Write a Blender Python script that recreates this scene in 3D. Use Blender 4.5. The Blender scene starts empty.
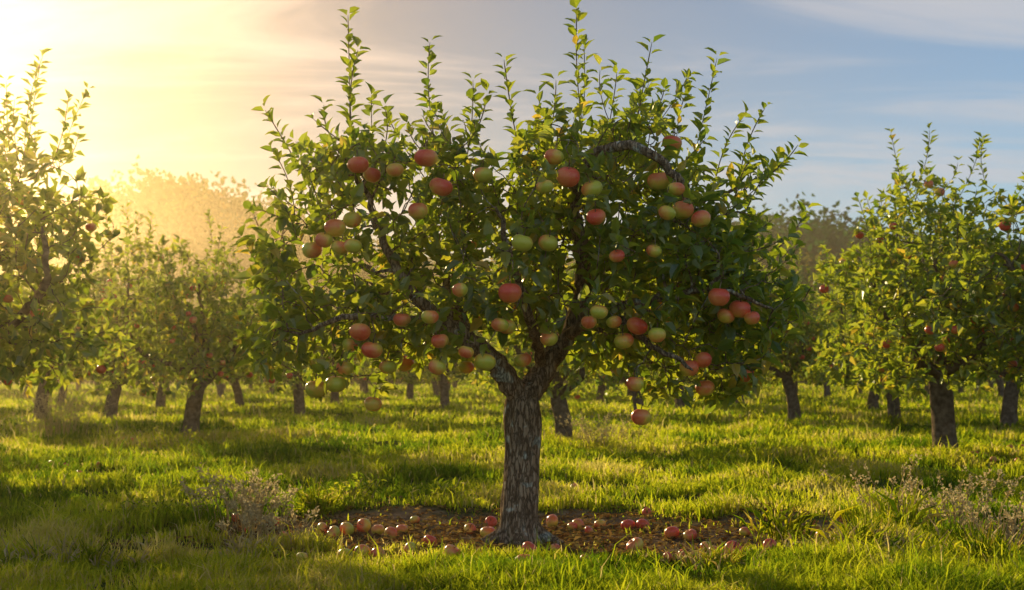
import bpy, math, numpy as np
from mathutils import Vector
rng = np.random.default_rng(7)
F=1422.0; CH=1.4; HY=372.0; D0=11.85
SUN_AZ=math.radians(-25); SUN_EL=math.radians(13.5)
sun_dir=np.array([math.sin(SUN_AZ)*math.cos(SUN_EL), math.cos(SUN_AZ)*math.cos(SUN_EL), math.sin(SUN_EL)])
def W(px,py,Y): return np.array([(px-512)/F*Y, Y, CH+(HY-py)/F*Y])
def nrm(a): return a/np.maximum(np.linalg.norm(a,axis=-1,keepdims=True),1e-9)
# ---------- numpy value noise
_G=np.random.default_rng(3).random((256,256))
def vn(x,y):
    xi=np.floor(x).astype(int); yi=np.floor(y).astype(int); fx=x-xi; fy=y-yi
    fx=fx*fx*(3-2*fx); fy=fy*fy*(3-2*fy)
    a=_G[xi%256,yi%256]; b=_G[(xi+1)%256,yi%256]; c=_G[xi%256,(yi+1)%256]; d=_G[(xi+1)%256,(yi+1)%256]
    return (a*(1-fx)+b*fx)*(1-fy)+(c*(1-fx)+d*fx)*fy
def fbm(x,y,o=3):
    s=0;a=.5
    for i in range(o): s=s+a*vn(x*2**i+17*i,y*2**i+5*i); a*=.5
    return s/(1-.5**o)
def soilmask(x,y):
    d=((x-.1)/2.75)**2+((y-12.3)/1.75)**2
    d=d+(fbm(x*1.3+9,y*1.3)-.5)*1.6+(vn(x*5,y*5)-.5)*.8
    return np.clip((1.15-d)/.45,0,1)
def gh(x,y):
    x=np.asarray(x,float); y=np.asarray(y,float)
    z=(fbm(x*.45+3,y*.45+8)-.5)*.24+(vn(x*2.1,y*2.1)-.5)*.05
    dt=np.hypot(x-.07,y-D0)
    z=z*np.clip(dt/2.5,0.1,1)
    z=z-soilmask(x,y)*.03
    return z*np.clip((90-y)/40,0.15,1)
# ---------- mesh accumulator
class MB:
    def __init__(s): s.v=[];s.r=[];s.a=[];s.loops=[];s.tot=[];s.m=[];s.n=0;s.sm=[]
    def add(s,v,faces,mat,rnd,aux=0.0,smooth=False):
        v=np.asarray(v,float).reshape(-1,3);k=len(v)
        s.v.append(v); s.r.append(np.broadcast_to(rnd,(k,)).astype(float)); s.a.append(np.broadcast_to(aux,(k,)).astype(float))
        for f in faces:
            f=np.asarray(f,int)
            if f.size==0: continue
            s.loops.append((f+s.n).ravel()); s.tot.append(np.full(len(f),f.shape[1])); s.m.append(np.full(len(f),mat)); s.sm.append(np.full(len(f),smooth))
        s.n+=k
    def mesh(s,name,mats):
        me=bpy.data.meshes.new(name)
        v=np.concatenate(s.v); l=np.concatenate(s.loops); t=np.concatenate(s.tot); m=np.concatenate(s.m); sm=np.concatenate(s.sm)
        me.vertices.add(len(v)); me.vertices.foreach_set('co',v.ravel())
        me.loops.add(len(l)); me.loops.foreach_set('vertex_index',l)
        me.polygons.add(len(t)); st=np.concatenate([[0],np.cumsum(t)[:-1]]); me.polygons.foreach_set('loop_start',st)
        for mt in mats: me.materials.append(mt)
        me.polygons.foreach_set('material_index',m); me.polygons.foreach_set('use_smooth',sm)
        me.update(calc_edges=True)
        at=me.attributes.new('rnd','FLOAT','POINT'); at.data.foreach_set('value',np.concatenate(s.r))
        at=me.attributes.new('aux','FLOAT','POINT'); at.data.foreach_set('value',np.concatenate(s.a))
        return me
def obj(name,me,parent=None,loc=None):
    o=bpy.data.objects.new(name,me); bpy.context.scene.collection.objects.link(o)
    if parent: o.parent=parent
    if loc is not None: o.location=loc
    return o
def leaves(mb,P,D,N,L,Wd,mat,detail=True,rnd=None,droop=.18):
    n=len(P)
    if n==0: return
    D=nrm(D); S=nrm(np.cross(D,N)); N=np.cross(S,D)
    if detail:
        T=np.array([[0,0,0],[.35,0,0],[.7,0,-.3],[1,0,-1.0],[.3,.5,.9],[.68,.38,.3],[.3,-.5,.9],[.68,-.38,.3]]); side=np.array([0,0,0,0,1,1,1,1.])
        tris=np.array([[0,1,4],[3,5,2],[1,0,6],[2,7,3]]); quads=np.array([[1,2,5,4],[2,1,6,7]])
    else:
        T=np.array([[0,0,0],[1,0,-.8],[.45,.5,.7],[.45,-.5,.7]]); tris=np.array([[0,1,2],[1,0,3]]); quads=np.zeros((0,4),int); side=np.array([0,0,1,1.])
    k=len(T)
    dr=droop*L[:,None]*(1-side)[None]+.36*Wd[:,None]*side[None]
    V=P[:,None]+D[:,None]*(T[None,:,0:1]*L[:,None,None])+S[:,None]*(T[None,:,1:2]*Wd[:,None,None])+N[:,None]*(T[None,:,2]*dr)[...,None]
    off=(np.arange(n)*k)[:,None,None]
    fs=[(tris[None]+off).reshape(-1,3)]
    if len(quads): fs.append((quads[None]+off).reshape(-1,4))
    if rnd is None: rnd=rng.random(n)
    mb.add(V.reshape(-1,3),fs,mat,np.repeat(rnd,k))
def tube(mb,P,R,k,mat,rnd=.5,knobby=0,cap=True):
    P=np.asarray(P);R=np.asarray(R);n=len(P)
    T=np.gradient(P,axis=0); T=nrm(T)
    u=np.cross(T[0],[0.31,.2,.93]); 
    if np.linalg.norm(u)<.1: u=np.cross(T[0],[1,0,0])
    U=[nrm(u)]
    for i in range(1,n):
        w=U[-1]-T[i]*np.dot(U[-1],T[i]); U.append(nrm(w))
    U=np.array(U); Vv=np.cross(T,U)
    a=np.arange(k)*2*math.pi/k
    rr=np.repeat(R[:,None],k,1)
    if knobby:
        s=np.concatenate([[0],np.cumsum(np.linalg.norm(np.diff(P,axis=0),axis=1))])
        ca=np.cos(a)*2+7; sa=np.sin(a)*2+3
        nz=fbm(ca[None]+s[:,None]*1.1,sa[None]+s[:,None]*2.3)-.5
        nz2=vn(ca[None]*3+s[:,None]*1.5,sa[None]*3+s[:,None]*4)-.5
        rr=rr*(1+knobby*nz*1.3+knobby*.35*nz2)
    V=P[:,None]+U[:,None]*(np.cos(a)[None,:,None]*rr[...,None])+Vv[:,None]*(np.sin(a)[None,:,None]*rr[...,None])
    i=np.arange(n-1)[:,None]*k; j=np.arange(k)[None]; j2=(j+1)%k
    q=np.stack([i+j,i+j2,i+k+j2,i+k+j],-1).reshape(-1,4)
    mb.add(V.reshape(-1,3),[q],mat,rnd,smooth=True)
def catmull(pts,step):
    pts=np.asarray(pts,float); p=np.vstack([2*pts[0]-pts[1],pts,2*pts[-1]-pts[-2]]); out=[]
    for i in range(1,len(p)-2):
        L=np.linalg.norm(p[i+1,:3]-p[i,:3]); m=max(1,int(math.ceil(L/step)))
        for t in np.arange(m)/m:
            out.append(.5*((2*p[i])+(-p[i-1]+p[i+1])*t+(2*p[i-1]-5*p[i]+4*p[i+1]-p[i+2])*t*t+(-p[i-1]+3*p[i]-3*p[i+1]+p[i+2])*t**3))
    out.append(p[-2]); return np.array(out)
class Tree:
    def __init__(s,rg,cap=9000):
        s.rg=rg; s.P=np.zeros((cap,3)); s.par=np.full(cap,-1); s.minr=np.zeros(cap); s.plen=np.zeros(cap); s.kind=np.zeros(cap,int); s.n=0
    def node(s,p,par,mr=0,kind=0):
        i=s.n; 
        if i>=len(s.P):
            s.P=np.vstack([s.P,np.zeros_like(s.P)]); s.par=np.concatenate([s.par,np.full(len(s.par),-1)]); s.minr=np.concatenate([s.minr,np.zeros(len(s.minr))]); s.plen=np.concatenate([s.plen,np.zeros(len(s.plen))]); s.kind=np.concatenate([s.kind,np.zeros(len(s.kind),int)])
        s.P[i]=p;s.par[i]=par;s.minr[i]=mr;s.kind[i]=kind
        s.plen[i]=0 if par<0 else s.plen[par]+np.linalg.norm(p-s.P[par]); s.n+=1; return i
    def limb(s,pts,step=.08):
        c=catmull(pts,step)
        if s.n==0: par=s.node(c[0,:3],-1,c[0,3])
        else: par=int(np.argmin(np.linalg.norm(s.P[:s.n]-c[0,:3],axis=1)))
        for q in c[1:]:
            w=s.rg.normal(0,.01,3) if q[3]<.1 else 0
            par=s.node(q[:3]+w,par,q[3])
    def attract(s,A,seg=.08,bal=.22,zmin=0.9):
        d=[np.min(np.linalg.norm(s.P[:s.n]-a,axis=1)) for a in A]
        for k in np.argsort(d):
            a=A[k]; dd=np.linalg.norm(s.P[:s.n]-a,axis=1); c=dd+bal*s.plen[:s.n]+(s.P[:s.n,2]<zmin)*3+(s.kind[:s.n]==2)*9
            i=int(np.argmin(c)); L=dd[i]
            if L<.05: continue
            m=max(2,int(math.ceil(L/seg))); p0=s.P[i]; pd=nrm(p0-s.P[s.par[i]]) if s.par[i]>=0 else np.array([0,0,1.])
            ctrl=p0+pd*L*.35+(a-p0)*.15+s.rg.normal(0,.12,3)*L+np.array([0,0,.1*L])
            par=i
            for t in (np.arange(m)+1)/m:
                q=(1-t)**2*p0+2*t*(1-t)*ctrl+t*t*a
                if t<1: q=q+s.rg.normal(0,.01,3)
                par=s.node(q,par,0,1)
    def shoot(s,base,tip,bend=None,seg=.07):
        dd=np.linalg.norm(s.P[:s.n]-base,axis=1)+(s.kind[:s.n]==2)*9; i=int(np.argmin(dd)); p0=s.P[i]
        L=np.linalg.norm(tip-p0); m=max(3,int(L/seg)); ctrl=base*.6+tip*.4+s.rg.normal(0,.06,3)*L
        par=i; ids=[]
        for t in (np.arange(m)+1)/m:
            q=(1-t)**2*p0+2*t*(1-t)*ctrl+t*t*tip; par=s.node(q,par,0,2); ids.append(par)
    def finish(s,tip=.0055,p=2.15):
        n=s.n; acc=np.zeros(n); R=np.zeros(n); ch=[[] for _ in range(n)]
        for i in range(n-1,-1,-1):
            R[i]=max(tip if acc[i]==0 else acc[i]**(1/p), 0); R[i]=max(R[i]*(1. if s.minr[i]==0 else .0),s.minr[i],tip)
            if s.par[i]>=0: acc[s.par[i]]+=R[i]**p if s.minr[i]==0 else 0; ch[s.par[i]].append(i)
        for i in range(n):
            if s.par[i]>=0 and s.kind[i]>0: R[i]=min(R[i],max(R[s.par[i]]*.8,tip))
        s.R=R; s.ch=ch
    def wood(s,mb,mat,kbig=18,thin=4,flare=True):
        n=s.n
        if not hasattr(s,'R'): s.finish()
        R=s.R; starts=[(0,-1)]
        while starts:
            i,p=starts.pop(); chain=[]; rad=[]
            if p>=0: chain.append(s.P[p]); rad.append(min(R[p]*.9,R[i]*1.25))
            while True:
                chain.append(s.P[i]); rad.append(R[i])
                c=s.ch[i]
                if not c: break
                c=sorted(c,key=lambda j:-R[j]*(1.0 if s.kind[j]<2 else .5))
                for j in c[1:]: starts.append((j,i))
                i=c[0]
            chain=np.array(chain); rad=np.array(rad); mr=rad.max()
            if p<0 and flare:
                h=chain[:,2]-chain[0,2]; rad=rad*(1+.35*np.exp(-h/.1))
            rad[-1]*=.4
            k=kbig if mr>.08 else (9 if mr>.03 else (6 if mr>.015 else thin))
            if len(chain)>1: tube(mb,chain,rad,k,mat,rnd=s.rg.random(),knobby=.32 if mr>.03 else 0)
    def foliage(s,mb,mat,per=1.4,ros=6,L0=.135,detail=True,avoid=None,rmax=.0125,shootL=.12,seed_r=None):
        rg=s.rg; n=s.n; T=np.zeros((n,3)); idx=np.arange(n); has=s.par[:n]>=0
        T[has]=nrm(s.P[:n][has]-s.P[s.par[:n][has]]); 
        tips=np.array([i for i in range(n) if not s.ch[i] and s.kind[i]==1])
        mid=idx[(s.kind[:n]==1)&(s.R<rmax)]
        src=np.repeat(mid,rg.poisson(per,len(mid)))
        src=np.concatenate([src,np.repeat(tips,ros)]) if len(tips) else src
        m=len(src); t=T[src]; rad=nrm(np.cross(t,rg.normal(size=(m,3))))
        al=rg.uniform(.2,.9,m)[:,None]; D=nrm(t*al+rad*1.0+np.array([0,0,-.12])+rg.normal(0,.25,(m,3)))
        P=s.P[src]+rg.normal(0,.02,(m,3))+D*.02
        N=nrm(np.array([0,0,1.])*.8+rg.normal(0,.65,(m,3))+t*.3)
        L=L0*rg.uniform(.6,1.25,m); Wd=L*rg.uniform(.45,.64,m)
        rd=np.clip(rg.normal(.47,.23,m)+.0,0,1)
        sh=idx[s.kind[:n]==2]; 
        if len(sh):
            k=2; ss=np.repeat(sh,k); ang=(np.tile(np.arange(k),len(sh))*math.pi+np.repeat(np.arange(len(sh))*2.4,k))
            tt=T[ss]; u=nrm(np.cross(tt,np.array([.3,.9,.1]))); v=np.cross(tt,u)
            rr=u*np.cos(ang)[:,None]+v*np.sin(ang)[:,None]
            D2=nrm(tt*.7+rr*.9+rg.normal(0,.15,(len(ss),3))); P2=s.P[ss]+D2*.015+tt*rg.uniform(-.03,.03,(len(ss),1))
            N2=nrm(tt*.9-rr*.5+rg.normal(0,.35,(len(ss),3))+np.array([0,0,.2])); L2=shootL*rg.uniform(.65,1.2,len(ss)); W2=L2*rg.uniform(.46,.6,len(ss))
            D=np.vstack([D,D2]);P=np.vstack([P,P2]);N=np.vstack([N,N2]);L=np.concatenate([L,L2]);Wd=np.concatenate([Wd,W2]);rd=np.concatenate([rd,np.clip(rg.normal(.38,.15,len(ss)),0,1)])
        if avoid is not None and len(avoid):
            C=P+D*L[:,None]*.5; keep=np.ones(len(P),bool)
            for a,r in avoid:
                e=C-a
                keep&=~(np.linalg.norm(e,axis=1)<r*1.3)
                keep&=~((np.hypot(e[:,0],e[:,2])<r*.95)&(e[:,1]<0)&(rg.random(len(P))<.72))
            P,D,N,L,Wd,rd=P[keep],D[keep],N[keep],L[keep],Wd[keep],rd[keep]
        yl=rg.random(len(P))<.012; rd[yl]=1.0
        leaves(mb,P,D,N,L,Wd,mat,detail,rd); return len(P)
# ---------- apples
def apple_template(nu=20,nv=14):
    ph=np.linspace(0.02,math.pi-.02,nv); th=np.arange(nu)*2*math.pi/nu
    sp=np.sin(ph); z=np.cos(ph)*.88; r=sp*(1+.07*np.cos(ph))
    z=z-.34*np.exp(-(sp/.27)**2)*(ph<1.57)+.2*np.exp(-(sp/.22)**2)*(ph>1.57)
    lob=1+.035*np.cos(5*th)[None]*np.clip(-np.cos(ph),0,1)[:,None]
    V=np.stack([r[:,None]*np.cos(th)*lob,r[:,None]*np.sin(th)*lob,np.repeat(z[:,None],nu,1)],-1)
    i=np.arange(nv-1)[:,None]*nu; j=np.arange(nu)[None]; j2=(j+1)%nu
    q=np.stack([i+j,i+nu+j,i+nu+j2,i+j2],-1).reshape(-1,4)
    return V.reshape(-1,3),q
AV,AQ=apple_template(); AVs,AQs=apple_template(10,8)
def rotm(rg,tilt):
    a=rg.uniform(0,6.28); b=rg.normal(0,tilt); c=rg.uniform(0,6.28)
    def Rz(t): return np.array([[math.cos(t),-math.sin(t),0],[math.sin(t),math.cos(t),0],[0,0,1]])
    Rx=np.array([[1,0,0],[0,math.cos(b),-math.sin(b)],[0,math.sin(b),math.cos(b)]]); return Rz(a)@Rx@Rz(c)
def apple(mb,c,r,red,rg,mat,wmat,tilt=.2,stem=True,small=False,face=None):
    V,Q=(AVs,AQs) if small else (AV,AQ); R=rotm(rg,tilt); sq=np.array([1,1,rg.uniform(.88,1.02)])
    v=(V*sq)@R.T; bd=nrm(rg.normal(size=3)*np.array([1,.3,.6])+np.array([0,-.1,.4])) ; aux=np.clip(red*.85+.13+(v@bd)*.42,0,1)
    mb.add(c+v*r,[Q],mat,rg.random(),aux,smooth=True)
    if stem:
        up=R@np.array([0,0,1.]); p0=c+up*r*.45; p1=c+up*r*.95; p2=c+up*r*1.45+rg.normal(0,.1,3)*r
        tube(mb,[p0,p1,p2],[r*.05,r*.05,r*.06],5,wmat)
# ---------- materials
def M(name):
    m=bpy.data.materials.new(name); m.use_nodes=True; nt=m.node_tree; nt.nodes.clear(); return m,nt,nt.nodes,nt.links
def ramp(N,stops):
    r=N.new('ShaderNodeValToRGB'); cr=r.color_ramp
    while len(cr.elements)<len(stops): cr.elements.new(.5)
    for e,(p,c) in zip(cr.elements,stops): e.position=p; e.color=(*c,1)
    return r
def leafmat(name,front,trans,tfac=.5,gloss=0.,rough=.4):
    m,nt,N,Lk=M(name); at=N.new('ShaderNodeAttribute'); at.attribute_name='rnd'
    r1=ramp(N,front); r2=ramp(N,trans); Lk.new(at.outputs['Fac'],r1.inputs[0]); Lk.new(at.outputs['Fac'],r2.inputs[0])
    b=N.new('ShaderNodeBsdfDiffuse'); Lk.new(r1.outputs[0],b.inputs[0])
    t=N.new('ShaderNodeBsdfTranslucent'); Lk.new(r2.outputs[0],t.inputs[0])
    ms=N.new('ShaderNodeMixShader'); ms.inputs[0].default_value=tfac; Lk.new(b.outputs[0],ms.inputs[1]); Lk.new(t.outputs[0],ms.inputs[2]); last=ms
    if gloss:
        g=N.new('ShaderNodeBsdfGlossy'); g.inputs['Roughness'].default_value=rough; g.inputs['Color'].default_value=(1,.95,.8,1)
        m2=N.new('ShaderNodeMixShader'); m2.inputs[0].default_value=gloss; Lk.new(ms.outputs[0],m2.inputs[1]); Lk.new(g.outputs[0],m2.inputs[2]); last=m2
    o=N.new('ShaderNodeOutputMaterial'); Lk.new(last.outputs[0],o.inputs[0]); return m
leaf_m=leafmat('apple_leaf',[(0,(.035,.085,.018)),(.5,(.1,.17,.03)),(.85,(.2,.26,.05)),(1,(.4,.3,.04))],[(0,(.24,.38,.02)),(.5,(.62,.68,.03)),(.85,(.9,.82,.05)),(1,(.95,.65,.06))],.52,.06,.38)
grass_m=leafmat('grass_blade',[(0,(.02,.04,.008)),(.5,(.06,.1,.012)),(.85,(.17,.18,.025)),(1,(.34,.27,.1))],[(0,(.2,.34,.01)),(.5,(.72,.76,.02)),(.85,(.95,.86,.045)),(1,(.92,.72,.24))],.62)  # darkest blade tones lowered to deepen the look of shade in the grass
dry_m=leafmat('dry_stem',[(0,(.34,.27,.13)),(1,(.55,.44,.24))],[(0,(.65,.48,.2)),(1,(.9,.72,.36))],.45)
litter_m=leafmat('leaf_litter',[(0,(.1,.055,.03)),(.5,(.25,.14,.06)),(1,(.42,.3,.09))],[(0,(.2,.08,.02)),(1,(.5,.3,.06))],.3)
forest_m=leafmat('forest_leaf',[(0,(.012,.05,.014)),(.6,(.03,.09,.02)),(.85,(.08,.11,.025)),(1,(.25,.17,.03))],[(0,(.04,.14,.02)),(.6,(.1,.24,.03)),(1,(.6,.42,.05))],.3)
def barkmat():
    m,nt,N,Lk=M('bark'); tc=N.new('ShaderNodeTexCoord'); mp=N.new('ShaderNodeMapping'); mp.inputs['Scale'].default_value=(10,10,2.6); Lk.new(tc.outputs['Object'],mp.inputs[0])
    n1=N.new('ShaderNodeTexNoise'); n1.inputs['Scale'].default_value=2.2; n1.inputs['Detail'].default_value=7; n1.inputs['Roughness'].default_value=.65; Lk.new(mp.outputs[0],n1.inputs[0])
    vo=N.new('ShaderNodeTexVoronoi'); vo.feature='DISTANCE_TO_EDGE'; vo.inputs['Scale'].default_value=3.0
    av=N.new('ShaderNodeVectorMath'); av.operation='MULTIPLY_ADD'; av.inputs[1].default_value=(.9,.9,.9); Lk.new(n1.outputs['Color'],av.inputs[0]); Lk.new(mp.outputs[0],av.inputs[2]); Lk.new(av.outputs[0],vo.inputs[0])
    r=ramp(N,[(0.25,(.17,.11,.065)),(.5,(.4,.27,.16)),(.75,(.6,.45,.29))]); Lk.new(n1.outputs['Fac'],r.inputs[0])
    n2=N.new('ShaderNodeTexNoise'); n2.inputs['Scale'].default_value=7; n2.inputs['Detail'].default_value=5; Lk.new(tc.outputs['Object'],n2.inputs[0])
    r2=ramp(N,[(.6,(0,0,0)),(.66,(1,1,1))]); Lk.new(n2.outputs['Fac'],r2.inputs[0])
    mx=N.new('ShaderNodeMix'); mx.data_type='RGBA'; Lk.new(r2.outputs[0],mx.inputs[0]); Lk.new(r.outputs[0],mx.inputs[6]); mx.inputs[7].default_value=(.6,.57,.43,1)
    vr=N.new('ShaderNodeMapRange'); vr.inputs[1].default_value=0; vr.inputs[2].default_value=.16; vr.inputs[3].default_value=.4; vr.inputs[4].default_value=1; Lk.new(vo.outputs['Distance'],vr.inputs[0])
    ml=N.new('ShaderNodeMix'); ml.data_type='RGBA'; ml.blend_type='MULTIPLY'; ml.inputs[0].default_value=1; Lk.new(mx.outputs[2],ml.inputs[6]); Lk.new(vr.outputs[0],ml.inputs[7])
    ad=N.new('ShaderNodeMath'); ad.operation='MULTIPLY_ADD'; ad.inputs[1].default_value=.8; Lk.new(n1.outputs['Fac'],ad.inputs[0]); Lk.new(vr.outputs[0],ad.inputs[2])
    bp=N.new('ShaderNodeBump'); bp.inputs['Strength'].default_value=.9; bp.inputs['Distance'].default_value=.02; Lk.new(ad.outputs[0],bp.inputs['Height'])
    b=N.new('ShaderNodeBsdfDiffuse'); Lk.new(ml.outputs[2],b.inputs[0]); Lk.new(bp.outputs[0],b.inputs['Normal'])
    o=N.new('ShaderNodeOutputMaterial'); Lk.new(b.outputs[0],o.inputs[0]); return m
bark_m=barkmat()
bark2_m,nt,N,Lk=M('bark_weathered'); tc=N.new('ShaderNodeTexCoord'); n1=N.new('ShaderNodeTexNoise'); n1.inputs['Scale'].default_value=12; n1.inputs['Detail'].default_value=4; Lk.new(tc.outputs['Object'],n1.inputs[0]); r=ramp(N,[(0.3,(.09,.06,.04)),(.7,(.28,.2,.13))]); Lk.new(n1.outputs['Fac'],r.inputs[0]); b=N.new('ShaderNodeBsdfDiffuse'); Lk.new(r.outputs[0],b.inputs[0]); o=N.new('ShaderNodeOutputMaterial'); Lk.new(b.outputs[0],o.inputs[0])
def applemat():
    m,nt,N,Lk=M('apple_skin'); at=N.new('ShaderNodeAttribute'); at.attribute_name='aux'
    tc=N.new('ShaderNodeTexCoord'); nz=N.new('ShaderNodeTexNoise'); nz.inputs['Scale'].default_value=14; nz.inputs['Detail'].default_value=4; Lk.new(tc.outputs['Object'],nz.inputs[0])
    ma=N.new('ShaderNodeMath'); ma.operation='MULTIPLY_ADD'; ma.inputs[1].default_value=.7; Lk.new(nz.outputs['Fac'],ma.inputs[0]); Lk.new(at.outputs['Fac'],ma.inputs[2])
    sb=N.new('ShaderNodeMath'); sb.operation='SUBTRACT'; sb.inputs[1].default_value=.35; Lk.new(ma.outputs[0],sb.inputs[0])
    r=ramp(N,[(.12,(.66,.58,.06)),(.36,(.95,.54,.08)),(.58,(.98,.28,.08)),(.95,(.9,.11,.05))]); Lk.new(sb.outputs[0],r.inputs[0])
    n2=N.new('ShaderNodeTexVoronoi'); n2.inputs['Scale'].default_value=60; Lk.new(tc.outputs['Object'],n2.inputs[0])
    r2=ramp(N,[(.1,(1,1,1)),(.16,(0,0,0))]); Lk.new(n2.outputs['Distance'],r2.inputs[0])
    mu=N.new('ShaderNodeMath'); mu.operation='MULTIPLY'; mu.inputs[1].default_value=.4; Lk.new(r2.outputs[0],mu.inputs[0])
    mx=N.new('ShaderNodeMix'); mx.data_type='RGBA'; Lk.new(mu.outputs[0],mx.inputs[0]); Lk.new(r.outputs[0],mx.inputs[6]); mx.inputs[7].default_value=(.85,.65,.35,1)
    b=N.new('ShaderNodeBsdfPrincipled'); b.inputs['Roughness'].default_value=.33; b.inputs['Specular IOR Level'].default_value=.45
    Lk.new(mx.outputs[2],b.inputs['Base Color']); o=N.new('ShaderNodeOutputMaterial'); Lk.new(b.outputs[0],o.inputs[0]); return m
apple_m=applemat()
def groundmat():
    m,nt,N,Lk=M('ground'); tc=N.new('ShaderNodeTexCoord'); at=N.new('ShaderNodeAttribute'); at.attribute_name='aux'
    n1=N.new('ShaderNodeTexNoise'); n1.inputs['Scale'].default_value=5; n1.inputs['Detail'].default_value=7; n1.inputs['Roughness'].default_value=.7; Lk.new(tc.outputs['Object'],n1.inputs[0])
    soil=ramp(N,[(.3,(.09,.055,.03)),(.5,(.24,.15,.08)),(.7,(.4,.27,.15))]); Lk.new(n1.outputs['Fac'],soil.inputs[0])
    gr=ramp(N,[(.3,(.025,.035,.01)),(.55,(.07,.09,.018)),(.75,(.14,.15,.03))]); Lk.new(n1.outputs['Fac'],gr.inputs[0])
    mx=N.new('ShaderNodeMix'); mx.data_type='RGBA'; Lk.new(at.outputs['Fac'],mx.inputs[0]); Lk.new(gr.outputs[0],mx.inputs[6]); Lk.new(soil.outputs[0],mx.inputs[7])
    bp=N.new('ShaderNodeBump'); bp.inputs['Strength'].default_value=.8; bp.inputs['Distance'].default_value=.05; Lk.new(n1.outputs['Fac'],bp.inputs['Height'])
    b=N.new('ShaderNodeBsdfDiffuse'); Lk.new(mx.outputs[2],b.inputs[0]); Lk.new(bp.outputs[0],b.inputs['Normal'])
    o=N.new('ShaderNodeOutputMaterial'); Lk.new(b.outputs[0],o.inputs[0]); return m
ground_m=groundmat()
# ---------- ground sheet
def axis(segs):
    out=[]
    for a,b,st in segs: out.append(np.arange(a,b,st))
    return np.concatenate(out+[[segs[-1][1]]])
xs=axis([(-1500,-200,130),(-200,-30,8),(-30,-7,.8),(-7,7,.09),(7,30,.8),(30,200,8),(200,1500,130)])
ys=axis([(-60,5,4),(5,8,.3),(8,17,.09),(17,40,.5),(40,120,4),(120,1600,80)])
X,Y=np.meshgrid(xs,ys); Z=gh(X,Y); Sm=soilmask(X,Y)
nx=len(xs); i=np.arange(len(ys)-1)[:,None]*nx; j=np.arange(nx-1)[None]
q=np.stack([i+j,i+j+1,i+nx+j+1,i+nx+j],-1).reshape(-1,4)
mb=MB(); mb.add(np.stack([X,Y,Z],-1),[q],0,0.5,Sm.ravel(),smooth=True); obj('ground',mb.mesh('ground',[ground_m]))
# ---------- grass
def grass():
    mb=MB(); N=560000
    u=rng.random(N); Ymin,Ymax=7.0,150.0; al=-0.6
    Yv=(Ymin**al+u*(Ymax**al-Ymin**al))**(1/al)
    Xv=rng.uniform(-1,1,N)*(Yv*.42+2.2)
    c=fbm(Xv*1.6,Yv*1.6,3); keep=rng.random(N)<np.clip((c-.3)*3.4,.2,1)
    sm=soilmask(Xv,Yv); keep&=rng.random(N)>np.clip(sm*1.5,0,.965)
    Xv,Yv,c,sm=Xv[keep],Yv[keep],c[keep],sm[keep]; n=len(Xv)
    big=fbm(Xv*.5+40,Yv*.5+11,3); near=np.clip((12.5-Yv)/3,0,1)
    h=(.035+.06*rng.random(n)+.36*np.clip(c-.45,0,1)+.22*np.clip(big-.5,0,1)+.02*near)*(Yv/12)**.3
    h*=1-.5*(sm>.2); fr=np.hypot((Xv-.1)/2.75,(Yv-11)/1.2)<1; h[fr]*=.7
    tall=rng.random(n)<.02; h[tall]*=1.9
    w=.0045*(Yv/12)**.9*rng.uniform(.7,1.5,n)*1.3
    a=rng.uniform(0,6.28,n); dx,dy=np.cos(a),np.sin(a); bend=h*rng.uniform(.15,.8,n); b2=rng.uniform(0,6.28,n)
    z=gh(Xv,Yv)-.005; B=np.stack([Xv,Yv,z],-1); S=np.stack([dx,dy,0*dx],-1); Bd=np.stack([np.cos(b2),np.sin(b2),0*b2],-1)
    up=np.array([0,0,1.])
    v0=B-S*w[:,None]; v1=B+S*w[:,None]; mid=B+up*(h*.6)[:,None]+Bd*(bend*.3)[:,None]
    v2=mid+S*(w*.75)[:,None]; v3=mid-S*(w*.75)[:,None]; v4=B+up*(h*(1-.25*bend/h))[:,None]+Bd*bend[:,None]
    V=np.stack([v0,v1,v2,v3,v4],1); off=(np.arange(n)*5)[:,None]
    pn=fbm(Xv*.8+5,Yv*.8+60,3)
    rd=np.clip(rng.normal(.42,.18,n)+(pn-.5)*1.9,0,.93); rd[rng.random(n)<.03+.14*(pn>.6)]=1
    mb.add(V.reshape(-1,3),[np.array([[0,1,2,3]])+off,np.array([[3,2,4]])+off],0,np.repeat(rd,5))
    obj('grass',mb.mesh('grass',[grass_m])); return n
ng=grass()
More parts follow.
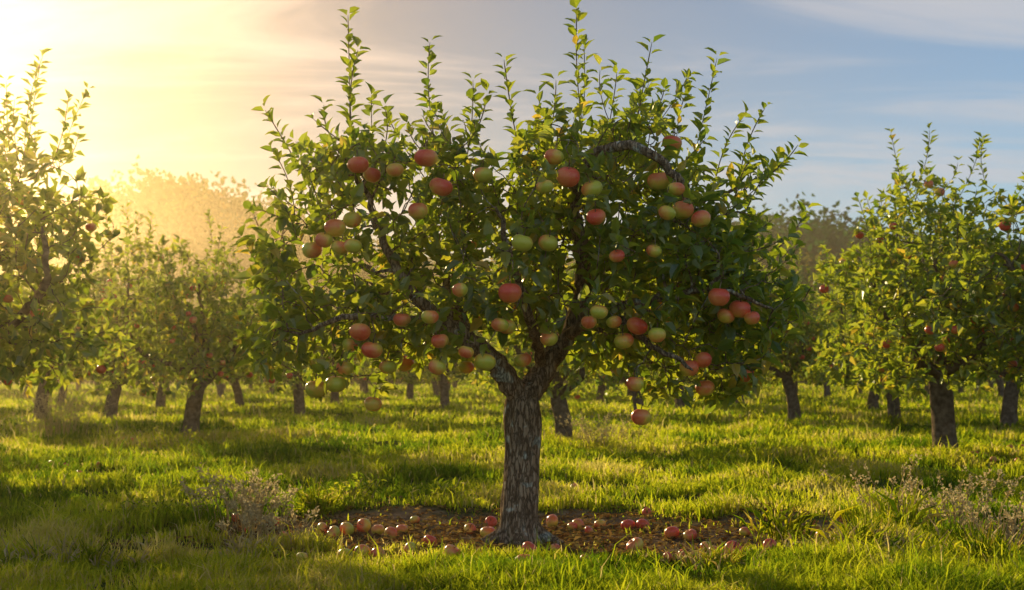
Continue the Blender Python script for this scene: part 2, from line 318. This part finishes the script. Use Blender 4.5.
# ---------- main tree
def main_tree():
    rg=np.random.default_rng(21); T=Tree(rg)
    def pl(l): return [np.append(W(a,b,D0+d),r/120) for a,b,d,r in l]
    limbs=[[(519,546,0,20),(520,500,0,18.5),(522,450,0,17),(522,418,0,17.5),(521,392,0,15)],
    [(521,400,0,12),(497,366,-.15,10.5),(470,342,-.3,9),(440,320,-.4,7.5),(412,290,-.5,5.5),(387,250,-.5,4),(370,200,-.4,2.8),(360,160,-.3,1.7)],
    [(440,320,-.4,5.5),(400,318,-.7,4),(350,316,-.9,3),(300,335,-.8,1.5)],
    [(470,342,-.3,6),(445,270,.4,5),(430,200,.5,3),(440,150,.3,1.8)],
    [(522,402,0,13),(545,370,.1,11.5),(568,335,.1,9.5),(582,290,0,8),(580,240,-.2,6.8),(572,205,-.4,6),(585,165,-.7,5.2),(612,147,-.9,4.8),(645,150,-1.0,4.2),(672,172,-1.0,3.4),(690,205,-.9,2.2)],
    [(568,335,.1,7),(610,310,-.4,5),(660,300,-.7,3.8),(715,290,-.8,2.6),(765,305,-.8,1.5)],
    [(582,290,0,7),(630,240,.3,5),(680,210,.5,3.2),(735,190,.5,1.7)],
    [(545,368,.1,6),(530,320,-.5,4.5),(515,270,-.8,3.3),(500,215,-.9,2)],
    [(582,290,0,6),(590,220,.8,4),(575,140,1.0,2)],
    [(470,342,-.3,6),(420,300,.9,4),(350,260,1.2,2)],
    [(568,335,.1,6),(640,300,.9,4),(710,260,1.2,2)],
    [(610,310,-.4,4),(650,345,-.9,3),(695,368,-1.0,1.6)]]
    for l in limbs: T.limb(pl(l),.07)
    apples=[(358,165,11,.75),(372,175,9,.6),(426,158,12,.7),(441,187,12,.8),(418,211,10,.5),(395,170,9,.1),(483,175,10,.2),(312,250,10,.35),(335,228,11,.3),(352,220,9,.2),(324,240,9,.5),(340,248,9,.1),(353,246,9,.3),
     (568,177,12,.95),(592,189,11,.1),(554,157,10,.35),(596,217,10,.8),(545,187,9,.1),(659,181,12,.35),(676,189,9,.3),(683,210,11,.4),(701,219,10,.6),(667,213,9,.2),(672,143,10,.8),(510,293,12,.85),(522,243,11,.0),(548,243,10,.0),
     (360,332,11,.55),(372,350,11,.6),(350,345,8,.2),(373,404,9,.6),(316,389,11,.1),(336,384,11,.1),(345,368,9,.2),(388,367,9,.3),(437,367,9,.3),(440,341,9,.5),(485,362,11,.15),(402,320,9,.5),(430,317,9,.3),(466,352,8,.4),
     (719,297,11,.8),(740,309,11,.75),(726,316,9,.6),(752,318,8,.5),(637,326,11,.85),(624,341,10,.2),(657,335,9,.15),(689,368,10,.4),(705,388,10,.3),(703,360,9,.6),(635,384,9,.5),(641,417,10,.55),(599,312,9,.3),(617,256,8,.7),(654,251,8,.2),
     (523,360,9,.3),(549,339,9,.15),(507,327,9,.4),(589,322,8,.3),(744,376,8,.2),(460,290,8,.3),(500,325,9,.2),(614,322,8,.2)]
    ap=[]
    for a,b,r,red in apples:
        rx=(a-525)/270; ry=(b-265)/160; e=math.sqrt(max(0,1-min(.9,rx*rx*.8+ry*ry*.6)))
        d=-1.35*e+rg.uniform(-.1,.3)
        if (a,b)==(523,360) : d=-.5
        Yd=D0+d; c=W(a,b,Yd); ap.append((c,r*1.0/F*Yd,red))
    cl=[(370,215,-.2,75,75,.9,1.2),(440,190,0,58,58,.8,1),(330,345,-.3,80,50,.8,1.1),(425,310,0,75,62,1.1,1),(310,265,0,55,62,.7,.8),(500,265,-.2,58,72,1.1,1),(575,180,0,65,68,1.0,1.2),(640,165,0,65,55,.9,1),(700,215,0,62,60,.8,.9),(660,285,-.2,85,75,1.1,1.3),(735,310,0,62,68,.8,1.1),(695,365,-.2,65,38,.7,.9),(590,320,-.1,60,50,1,.8),(272,325,0,32,62,.5,.4)]
    wt=np.array([c[3]*c[4]*c[5]*c[6]**1 for c in cl]); wt=wt**.8; wt/=wt.sum(); A=[]
    for _ in range(2600):
        c=cl[rg.choice(len(cl),p=wt)]; v=nrm(rg.normal(size=3))*rg.random()**(1/3.2)
        A.append(W(c[0]+v[0]*c[3],c[1]+v[2]*c[4]*-1,D0)+np.array([0,c[2]+v[1]*c[5],0]))
    A=np.array(A); px=512+A[:,0]/D0*F; pz=HY-(A[:,2]-CH)/D0*F; lim=np.where((px>400)&(px<620),364,np.where(px<470,412,408)); A=A[(pz<lim)&~((abs(px-515)<60)&(pz>318)&(A[:,1]<D0+.3))]
    hole=vn(A[:,0]*2.3+A[:,1]*.5+31,A[:,2]*2.3+A[:,1]*.4+7); A=A[(hole>.4)|(rg.random(len(A))<.25)]
    A=np.vstack([A,[c+np.array([rg.normal(0,.02),.03,r*1.7]) for c,r,_ in ap]])
    T.attract(A,.08,.2,1.25)
    sh=[((352,135),(348,15)),((425,118),(430,42)),((465,145),(473,80)),((514,155),(504,60)),((572,112),(577,8)),((612,115),(617,72)),((640,125),(652,42)),((690,135),(717,58)),((668,118),(688,75)),((735,190),(765,108)),((760,205),(798,145)),((330,150),(324,105)),((297,175),(265,110)),((297,230),(255,208)),((280,300),(243,240)),((270,370),(246,325)),((780,260),(806,208)),((785,330),(812,285)),((395,140),(385,108)),((545,125),(538,95)),((595,112),(600,70)),((705,160),(745,115)),((300,200),(272,150)),((640,120),(637,85)),((376,145),(372,95)),((478,150),(487,95)),((560,120),(556,80)),((345,130),(358,50)),((580,115),(584,45))]
    for b,t in sh:
        d=rg.uniform(-.5,.5); k=rg.uniform(-.15,.15); T.shoot(W(*b,D0+d),W(*t,D0+d+k),seg=.062)
    for _ in range(110):
        c=cl[rg.integers(len(cl)-1)]; th=rg.uniform(.1,3.04); dd=rg.uniform(-.9,.9); b=W(c[0]+math.cos(th)*c[3]*.8,c[1]-math.sin(th)*c[4]*.8,D0+dd)
        out=(c[0]-520)/280; L=rg.uniform(.15,.42); t=b+L*np.array([out*.8+rg.normal(0,.2),dd*.3,1.0-.3*abs(out)]); T.shoot(b,t)
    T.finish(.005,2.3)
    E=bpy.data.objects.new('apple_tree',None); bpy.context.scene.collection.objects.link(E); E.location=(W(520,540,D0)[0],D0,0)
    base=np.array(E.location)
    T.P[:T.n]-=base
    mb=MB(); T.wood(mb,0,26); 
    for a in rg.uniform(0,6.28,6):
        p=[np.array([math.cos(a)*r,math.sin(a)*r,z]) for r,z in ((.08,.14),(.17,.05),(.27,.0),(.4,-.06))]; tube(mb,catmull(p,.04),np.linspace(.075,.02,len(catmull(p,.04))),8,0,knobby=.3)
    obj('trunk_and_branches',mb.mesh('wood',[bark_m]),E)
    mb=MB(); nl=T.foliage(mb,0,1.35,6,.13,True,[(c-base,r) for c,r,_ in ap]); obj('leaves',mb.mesh('leaves',[leaf_m]),E)
    mb=MB()
    for c,r,red in ap: apple(mb,c-base,r,red,rg,0,1,.25)
    tips=T.P[[i for i in range(T.n) if not T.ch[i] and T.kind[i]==1]]; tips=tips[tips[:,1]>.3]
    for c in tips[rg.choice(len(tips),30,replace=False)]: apple(mb,c+np.array([0,0,-.12]),rg.uniform(.07,.085),rg.uniform(.1,.8),rg,0,1,.25)
    obj('apples',mb.mesh('apples',[apple_m,bark_m]),E)
    return T.n,nl
print('main',main_tree(),'grass',ng)
# ---------- orchard tree variants
def orchard_mesh(seed,att=600,simple=False,napp=40,H=4.3,Rc=2.15,L0=.165,per=1.5,ros=7):
    rg=np.random.default_rng(seed); T=Tree(rg); tr=.16; hf=rg.uniform(.95,1.25); ln=rg.normal(0,.12,2)
    T.limb([np.array([0,0,-.06,tr*1.2]),np.array([ln[0]*.3,ln[1]*.3,hf*.5,tr]),np.array([ln[0],ln[1],hf,tr*.9])],.1)
    k=rg.integers(4,6); a0=rg.uniform(0,6.28); cl=[]
    for i in range(k):
        a=a0+i*6.28/k+rg.normal(0,.25); u=np.array([math.cos(a),math.sin(a)]); r1=Rc*rg.uniform(.28,.4); r2=Rc*rg.uniform(.5,.72); h2=rg.uniform(2.1,3.2)
        w1=rg.normal(0,.12,2)
        T.limb([np.array([ln[0],ln[1],hf-.03,tr*.6]),np.array([*(ln+u*r1*.6+w1),hf+.35,tr*.42]),np.array([*(ln+u*r1*1.2-w1),hf+.9,tr*.3]),np.array([*(ln+u*r2),h2,tr*.15])],.1)
        cl.append((*(ln+u*r2*.9),h2,rg.uniform(.8,1.05),rg.uniform(.6,.85))); cl.append((*(ln+u*r2*1.05),rg.uniform(1.4,1.9),.95,.62)); cl.append((*(ln+u*r2*.5),rg.uniform(1.7,2.6),.9,.8))
    T.limb([np.array([ln[0],ln[1],hf,tr*.5]),np.array([ln[0],ln[1]+.1,2.2,tr*.3]),np.array([ln[0]+.1,ln[1],3.2,tr*.15])],.1)
    cl+= [(ln[0],ln[1],H-.95,1.1,.75),(ln[0],ln[1],2.3,1.2,.9)]
    A=[]
    for _ in range(att):
        c=cl[rg.integers(len(cl))]; v=nrm(rg.normal(size=3))*rg.random()**(1/3); A.append([c[0]+v[0]*c[3],c[1]+v[1]*c[3],c[2]+v[2]*c[4]])
    A=np.array(A); A=A[(A[:,2]>.95)]
    T.attract(A,.13,.2,.95)
    for _ in range(44):
        c=cl[rg.integers(len(cl))]; a=rg.uniform(0,6.28); b=np.array([c[0]+math.cos(a)*c[3]*.5,c[1]+math.sin(a)*c[3]*.5,c[2]+c[4]*.75]); T.shoot(b,b+rg.uniform(.35,1.15)*np.array([math.cos(a)*.25,math.sin(a)*.25,1]),seg=.08)
    T.finish(.006,2.35); mb=MB(); T.wood(mb,0,14,3)
    T.foliage(mb,1,per,ros,L0,False,None,shootL=.15,rmax=.02)
    tips=T.P[[i for i in range(T.n) if not T.ch[i] and T.kind[i]==1]]
    for c in tips[rg.choice(len(tips),napp,replace=False)]: apple(mb,c+np.array([0,0,-.1]),rg.uniform(.06,.08),rg.uniform(.5,1),rg,2,0,.2,False,True)
    return mb.mesh('orchard_tree_%d'%seed,[bark2_m,leaf_m,apple_m])
var=[orchard_mesh(s,H=h,att=a) for s,h,a in ((101,4.2,860),(102,4.4,760),(103,4.0,620),(104,4.5,860))]
def put(px,Y,v,s=1.,rot=None):
    x=(px-512)/F*Y; o=obj('apple_tree',var[v%4],None,(x,Y,float(gh(x,Y)))); o.scale=(s,s,s*rng.uniform(.97,1.04)); o.rotation_euler=(0,0,rng.uniform(0,6.28) if rot is None else rot)
put(-28,19.0,0,1.14); put(190,29.3,1,1.02); put(565,27.5,2,.95); put(945,24,3,1.12); put(1095,21,1,1.18); put(795,41.5,0,1.05); put(1008,36,2,1.15); put(872,50,1,1.1)
put(-120,30,3); put(40,40,2,1.05); put(445,52,3); put(160,52,0); put(240,56,1); put(62,60,2); put(410,66,0); put(600,62,1); put(335,58,2,1.05); put(680,52,3,1.0); put(740,58,0,1.1); put(950,60,3); put(1050,56,1); put(-30,55,1); put(1150,40,0); put(530,75,2)
put(-260,25,1,1.1); put(-70,44,2,1.05); put(300,45,3,1.); put(640,45,1,1.); put(895,38,0,1.); put(110,40,1,1.05); put(1240,30,2,1.1)  # extra trees added to fill the orchard and cast more shadow, outermost out of view
P=bpy.data.objects.new('distant_orchard_rows',None); bpy.context.scene.collection.objects.link(P)
for yy in (74,86,98,112):
    for xx in np.arange(-46,47,5.2): 
        x=xx+rng.normal(0,.6); o=obj('row_tree',var[rng.integers(4)],P,(x,yy+rng.normal(0,1),0)); s=rng.uniform(.9,1.15); o.scale=(s,s,s); o.rotation_euler=(0,0,rng.uniform(0,6.28))
# ---------- hills + forest
def hillh(x,y):
    t=np.clip((y-170)/150,0,1); t=t*t*(3-2*t)
    prof=12+20*np.exp(-((x+75)/40)**2)+13*np.exp(-((x-58)/34)**2)+8*np.exp(-((x-190)/60)**2)+12*np.exp(-((x+190)/60)**2)
    return t*(prof+fbm(x*.03+5,y*.03,3)*5)-.4
xs=np.arange(-420,421,8.); ys=np.arange(165,420,8.); X,Y=np.meshgrid(xs,ys); Z=hillh(X,Y)
nx=len(xs); i=np.arange(len(ys)-1)[:,None]*nx; j=np.arange(nx-1)[None]; q=np.stack([i+j,i+j+1,i+nx+j+1,i+nx+j],-1).reshape(-1,4)
mb=MB(); mb.add(np.stack([X,Y,Z],-1),[q],0,.5,0,smooth=True); obj('hill',mb.mesh('hill',[ground_m]))
def forest():
    mb=MB(); n=2000; y=rng.uniform(185,345,n); x=rng.uniform(-1,1,n)*(y*.5+20); z=hillh(x,y); r=rng.uniform(2.,4.8,n); h=r*rng.uniform(1.0,1.7,n); k=120
    v=nrm(rng.normal(size=(n,k,3)))*(rng.random((n,k,1))**.35); v*=(1+.2*np.sin(v[...,0:1]*7+np.arange(n)[:,None,None])*np.cos(v[...,1:2]*6))
    P=np.stack([x,y,z+h*.9],-1)[:,None]+v*np.stack([r,r,h],-1)[:,None]
    c=np.clip(rng.normal(.35,.27,n),0,1); rd=np.clip(c[:,None]+rng.normal(0,.08,(n,k)),0,1)
    P=P.reshape(-1,3); m=len(P); leaves(mb,P,rng.normal(size=(m,3)),rng.normal(size=(m,3)),rng.uniform(.8,1.7,m),rng.uniform(.8,1.5,m),0,False,rd.ravel())
    obj('forest',mb.mesh('forest',[forest_m,bark_m]))
forest()
# ---------- fallen apples
fa=[(322,528,1,.3),(334,532,1,.4),(347,528,1.1,.3),(364,524,1.1,.5),(378,529,1,.2),(391,533,1,.5),(402,528,.9,.4),(410,548,.9,.3),(345,556,1,.3),(362,553,1.1,.2),(378,555,1,.4),(430,540,.95,1),(452,553,1.1,.4),(488,533,1.15,.35),(491,521,.95,.95),(470,528,.9,.6),(530,551,1.2,.95),(524,563,1.1,.4),(552,521,1.1,.35),(578,524,1,.5),(600,523,.9,.5),(628,521,1.1,1),(643,523,1.1,.95),(672,533,1.1,.9),(635,547,1.25,.45),(690,535,1,.6),(706,545,.8,.4),(733,550,1.1,.6),(716,552,1,.4),(745,530,.8,.5),(770,545,.9,.6),(167,547,.9,.6),(250,528,.8,.5),(275,520,.8,.8),(555,546,.7,.4),(585,560,.8,.5),(668,556,.7,.6),(285,536,.9,.5),(415,518,.8,.4),(302,556,.8,.5),(820,535,.8,.6)]
mb=MB(); rg=np.random.default_rng(5)
for a,b,s,red in fa:
    Yd=CH*F/(b+6-HY)
    for _ in range(6):
        x=(a-512)/F*Yd; Yd=(CH-float(gh(x,Yd)))*F/(b+6-HY)
    x=(a-512)/F*Yd; r=.06*s; apple(mb,np.array([x,Yd,gh(x,Yd)+r*.8]),r,red,rg,0,1,1.2)
for _ in range(14):
    x=rg.normal(.1,2.6); y=rg.normal(12.4,1.5); r=rg.uniform(.04,.055); apple(mb,np.array([x,y,gh(x,y)+r*.8]),r,rg.uniform(.2,.9),rg,0,1,1.2)
for cx,cy in ((7.3,24),(7.3,24),(-6.6,29.3),(8.9,21),(-7.3,19)):
    for _ in range(12):
        x=cx+rg.normal(0,1.5); y=cy+rg.normal(0,1.3)-.5; apple(mb,np.array([x,y,gh(x,y)+.04]),rg.uniform(.045,.06),rg.uniform(.5,1),rg,0,1,1.2,False,True)
obj('fallen_apples',mb.mesh('fallen_apples',[apple_m,bark_m]))
n=6000; x=rng.normal(.1,1.9,n); y=rng.normal(12.1,1.2,n); k=y>8; x,y=x[k],y[k]; n=len(x)
mb=MB(); leaves(mb,np.stack([x,y,gh(x,y)+rng.uniform(.006,.03,n)],-1),np.stack([rng.normal(size=n),rng.normal(size=n),rng.normal(0,.2,n)],-1),np.array([0,0,1.])+rng.normal(0,.3,(n,3)),rng.uniform(.04,.09,n),rng.uniform(.025,.05,n),0,False); obj('leaf_litter',mb.mesh('leaf_litter',[litter_m]))
# ---------- weeds
def weed(name,px,Y,n,h,spread,kind):
    x0=(px-512)/F*Y; mb=MB(); rg=np.random.default_rng(int(px*7+Y*13))
    for _ in range(n):
        r=abs(rg.normal(0,spread*.35)); a=rg.uniform(0,6.28); b=np.array([r*math.cos(a),r*math.sin(a),0]); b[2]=gh(x0+b[0],Y+b[1])-.02
        hh=h*rg.uniform(.5,1.1); o=np.array([math.cos(a),math.sin(a),0])*rg.uniform(.1,.55)*hh; 
        pts=catmull([b,b+o*.3+[0,0,hh*.5],b+o+[0,0,hh*.9]],hh/5); R=np.linspace(.0055,.003,len(pts)); tube(mb,pts,R,3,0 if kind!='blade' else 1,rnd=rg.random())
        if kind=='seed':
            m=12; P=pts[-1]+(pts[-2]-pts[-1])*rg.random((m,1))*1.6+rg.normal(0,.012,(m,3)); D=nrm(rg.normal(size=(m,3))+[0,0,.8]); L=rg.uniform(.025,.045,m); leaves(mb,P,D,rg.normal(size=(m,3)),L,L*.6,0,False)
            for _ in range(2):
                i=rg.integers(2,len(pts)-1); q=pts[i]+np.append(rg.normal(0,.12,2),.1)*hh*1.2; tube(mb,[pts[i],(pts[i]+q)/2+[0,0,-.01],q],[.0035,.003,.0025],3,0,rnd=rg.random()); m2=6; P=q+rg.normal(0,.015,(m2,3)); L=rg.uniform(.025,.04,m2); leaves(mb,P,rg.normal(size=(m2,3))+[0,0,.5],rg.normal(size=(m2,3)),L,L*.6,0,False)
        if kind=='leafy':
            m=7; i=rg.integers(0,len(pts),m); P=pts[i]; D=nrm(rg.normal(size=(m,3))+[0,0,.35]); L=rg.uniform(.05,.11,m); leaves(mb,P,D,np.array([0,0,1.])+rg.normal(0,.3,(m,3)),L,L*.38,1,True)
        if kind in('blade','dryblade'):
            m=3; D=nrm(np.stack([rg.normal(size=m)*.6,rg.normal(size=m)*.6,rg.uniform(.9,2.,m)],-1)); L=hh*rg.uniform(.5,.9,m); leaves(mb,np.repeat(b[None],m,0),D,np.array([0,0,1.])+rg.normal(0,.3,(m,3)),L,np.full(m,.014),1 if kind=='blade' else 0,True,droop=.3)
    obj(name,mb.mesh(name,[dry_m,grass_m]),None,(x0,Y,0))
for a in [('dry_weed_clump',245,12.6,46,.55,.7,'seed'),('dry_weed_clump',262,11.9,24,.4,.6,'seed'),('dry_weed_clump',55,30,80,1.1,1.7,'seed'),('dry_weed_clump',595,26,45,.8,1.2,'seed'),('dry_weed_clump',955,12.4,26,.6,.8,'seed'),('dry_weed_clump',885,13,12,.62,.6,'seed'),('dry_weed_clump',1000,11.5,22,.5,.6,'seed'),
  ('leafy_weed',345,14.6,40,.3,.5,'leafy'),('leafy_weed',445,14.8,24,.25,.4,'leafy'),('leafy_weed',170,26,50,.5,1.2,'leafy'),('leafy_weed',150,13,30,.2,.5,'leafy'),
  ('dry_grass_tuft',45,10.3,26,.26,.8,'dryblade'),('dry_grass_tuft',900,10.6,40,.28,.9,'dryblade'),('dry_grass_tuft',1010,11.2,40,.38,.7,'dryblade'),('dry_grass_tuft',240,11.0,26,.25,.9,'dryblade'),('dry_grass_tuft',690,10.3,26,.2,.9,'dryblade'),
  ('tall_grass_tuft',315,13.8,40,.4,.3,'blade'),('tall_grass_tuft',785,11.6,24,.5,.35,'blade'),('tall_grass_tuft',860,10.6,60,.35,.6,'blade'),('tall_grass_tuft',330,10.1,50,.24,.6,'blade'),('tall_grass_tuft',610,9.8,60,.22,.8,'blade'),('tall_grass_tuft',90,10.4,60,.25,.8,'blade'),('tall_grass_tuft',980,10.2,60,.35,.6,'blade'),('tall_grass_tuft',720,10.1,40,.22,.6,'blade'),('tall_grass_tuft',905,12,20,.55,.4,'blade')]:
    weed(*a)
# ---------- haze: thin scattering volume over the orchard, tinted warm, added for the sun glow
m,nt,N,Lk=M('haze'); vs=N.new('ShaderNodeVolumeScatter'); vs.inputs['Color'].default_value=(1,.72,.4,1); vs.inputs['Density'].default_value=.0011; vs.inputs['Anisotropy'].default_value=.88
o=N.new('ShaderNodeOutputMaterial'); Lk.new(vs.outputs[0],o.inputs['Volume'])
import bmesh
bm=bmesh.new(); bmesh.ops.create_cube(bm,size=1); me=bpy.data.meshes.new('haze'); 
for v in bm.verts: v.co=Vector((v.co.x*700,v.co.y*440+210,v.co.z*25+11.5))
bm.to_mesh(me); me.materials.append(m); obj('haze',me)
# ---------- world
w=bpy.data.worlds.new('World'); bpy.context.scene.world=w; w.use_nodes=True; nt=w.node_tree; N=nt.nodes; Lk=nt.links; N.clear()
sky=N.new('ShaderNodeTexSky'); sky.sky_type='NISHITA'; sky.sun_disc=False; sky.sun_elevation=SUN_EL; sky.sun_rotation=SUN_AZ; sky.dust_density=.5; sky.air_density=1.0; sky.ozone_density=2.5
tc=N.new('ShaderNodeTexCoord'); 
def VM(op,a,b=None,c=None):
    n=N.new('ShaderNodeVectorMath'); n.operation=op
    for k,v in enumerate((a,b,c)):
        if v is None: continue
        if hasattr(v,'node'): Lk.new(v,n.inputs[k])
        else: n.inputs[k].default_value=v
    return n
def MT(op,a,b=0.,clamp=False):
    n=N.new('ShaderNodeMath'); n.operation=op; n.use_clamp=clamp
    for k,v in enumerate((a,b)):
        if hasattr(v,'node'): Lk.new(v,n.inputs[k])
        else: n.inputs[k].default_value=v
    return n.outputs[0]
d=VM('NORMALIZE',tc.outputs['Generated']).outputs[0]
dot=VM('DOT_PRODUCT',d,tuple(sun_dir)).outputs['Value']; dotc=MT('MAXIMUM',dot,0.)
g1=MT('POWER',dotc,12.); g2=MT('POWER',dotc,90.)
sx=N.new('ShaderNodeSeparateXYZ'); Lk.new(d,sx.inputs[0]); zz=MT('ADD',MT('MAXIMUM',sx.outputs[2],0.),.09)
cb=N.new('ShaderNodeCombineXYZ'); Lk.new(MT('DIVIDE',sx.outputs[0],zz),cb.inputs[0]); Lk.new(MT('DIVIDE',sx.outputs[1],zz),cb.inputs[1])
mp=N.new('ShaderNodeMapping'); mp.inputs['Rotation'].default_value=(0,0,.35); mp.inputs['Scale'].default_value=(.55,1.3,1); Lk.new(cb.outputs[0],mp.inputs[0])
nz=N.new('ShaderNodeTexNoise'); nz.inputs['Scale'].default_value=1.1; nz.inputs['Detail'].default_value=7; nz.inputs['Roughness'].default_value=.6; nz.inputs['Distortion'].default_value=.8; Lk.new(mp.outputs[0],nz.inputs[0])
mr=N.new('ShaderNodeMapRange'); mr.inputs[1].default_value=.44; mr.inputs[2].default_value=.66; mr.inputs[3].default_value=0; mr.inputs[4].default_value=.75; mr.interpolation_type='SMOOTHSTEP'; Lk.new(nz.outputs['Fac'],mr.inputs[0])
at=N.new('ShaderNodeMix'); at.data_type='RGBA'; Lk.new(MT('POWER',dotc,4.),at.inputs[0]); at.inputs[6].default_value=(1,1.04,1.1,1); at.inputs[7].default_value=(.22,.165,.125,1)
sk=VM('MULTIPLY',sky.outputs[0],at.outputs[2])
cc=N.new('ShaderNodeMix'); cc.data_type='RGBA'; Lk.new(MT('POWER',dotc,8.),cc.inputs[0]); cc.inputs[6].default_value=(4.3,4.4,4.7,1); cc.inputs[7].default_value=(7.8,5.8,4.2,1)
mx=N.new('ShaderNodeMix'); mx.data_type='RGBA'; Lk.new(mr.outputs[0],mx.inputs[0]); Lk.new(sk.outputs[0],mx.inputs[6]); Lk.new(cc.outputs[2],mx.inputs[7])
gl=VM('SCALE',(1.0,.62,.34)); Lk.new(MT('ADD',MT('MULTIPLY',g1,1.8),MT('MULTIPLY',g2,4.)),gl.inputs['Scale'])
fin=VM('ADD',mx.outputs[2],gl.outputs[0])
bg=N.new('ShaderNodeBackground'); bg.inputs['Strength'].default_value=.132; Lk.new(fin.outputs[0],bg.inputs[0]); wo=N.new('ShaderNodeOutputWorld'); Lk.new(bg.outputs[0],wo.inputs[0])
# sun
sl=bpy.data.lights.new('sun','SUN'); sl.energy=5; sl.angle=math.radians(.5); sl.color=(1,.8,.44); so=bpy.data.objects.new('sun',sl); bpy.context.scene.collection.objects.link(so)
so.rotation_euler=Vector(sun_dir).to_track_quat('Z','Y').to_euler(); so.location=(0,0,30)
# camera
cam=bpy.data.cameras.new('camera'); cam.lens=50; cam.sensor_width=36; cam.shift_y=(HY-295)/1024; cam.clip_end=4000; cam.dof.use_dof=True; cam.dof.focus_distance=11.3; cam.dof.aperture_fstop=2.8
co=bpy.data.objects.new('camera',cam); bpy.context.scene.collection.objects.link(co); co.location=(0,0,CH); co.rotation_euler=(math.radians(90),0,0); bpy.context.scene.camera=co
sc=bpy.context.scene; sc.view_settings.view_transform='Standard'; sc.view_settings.look='None'; sc.view_settings.exposure=0
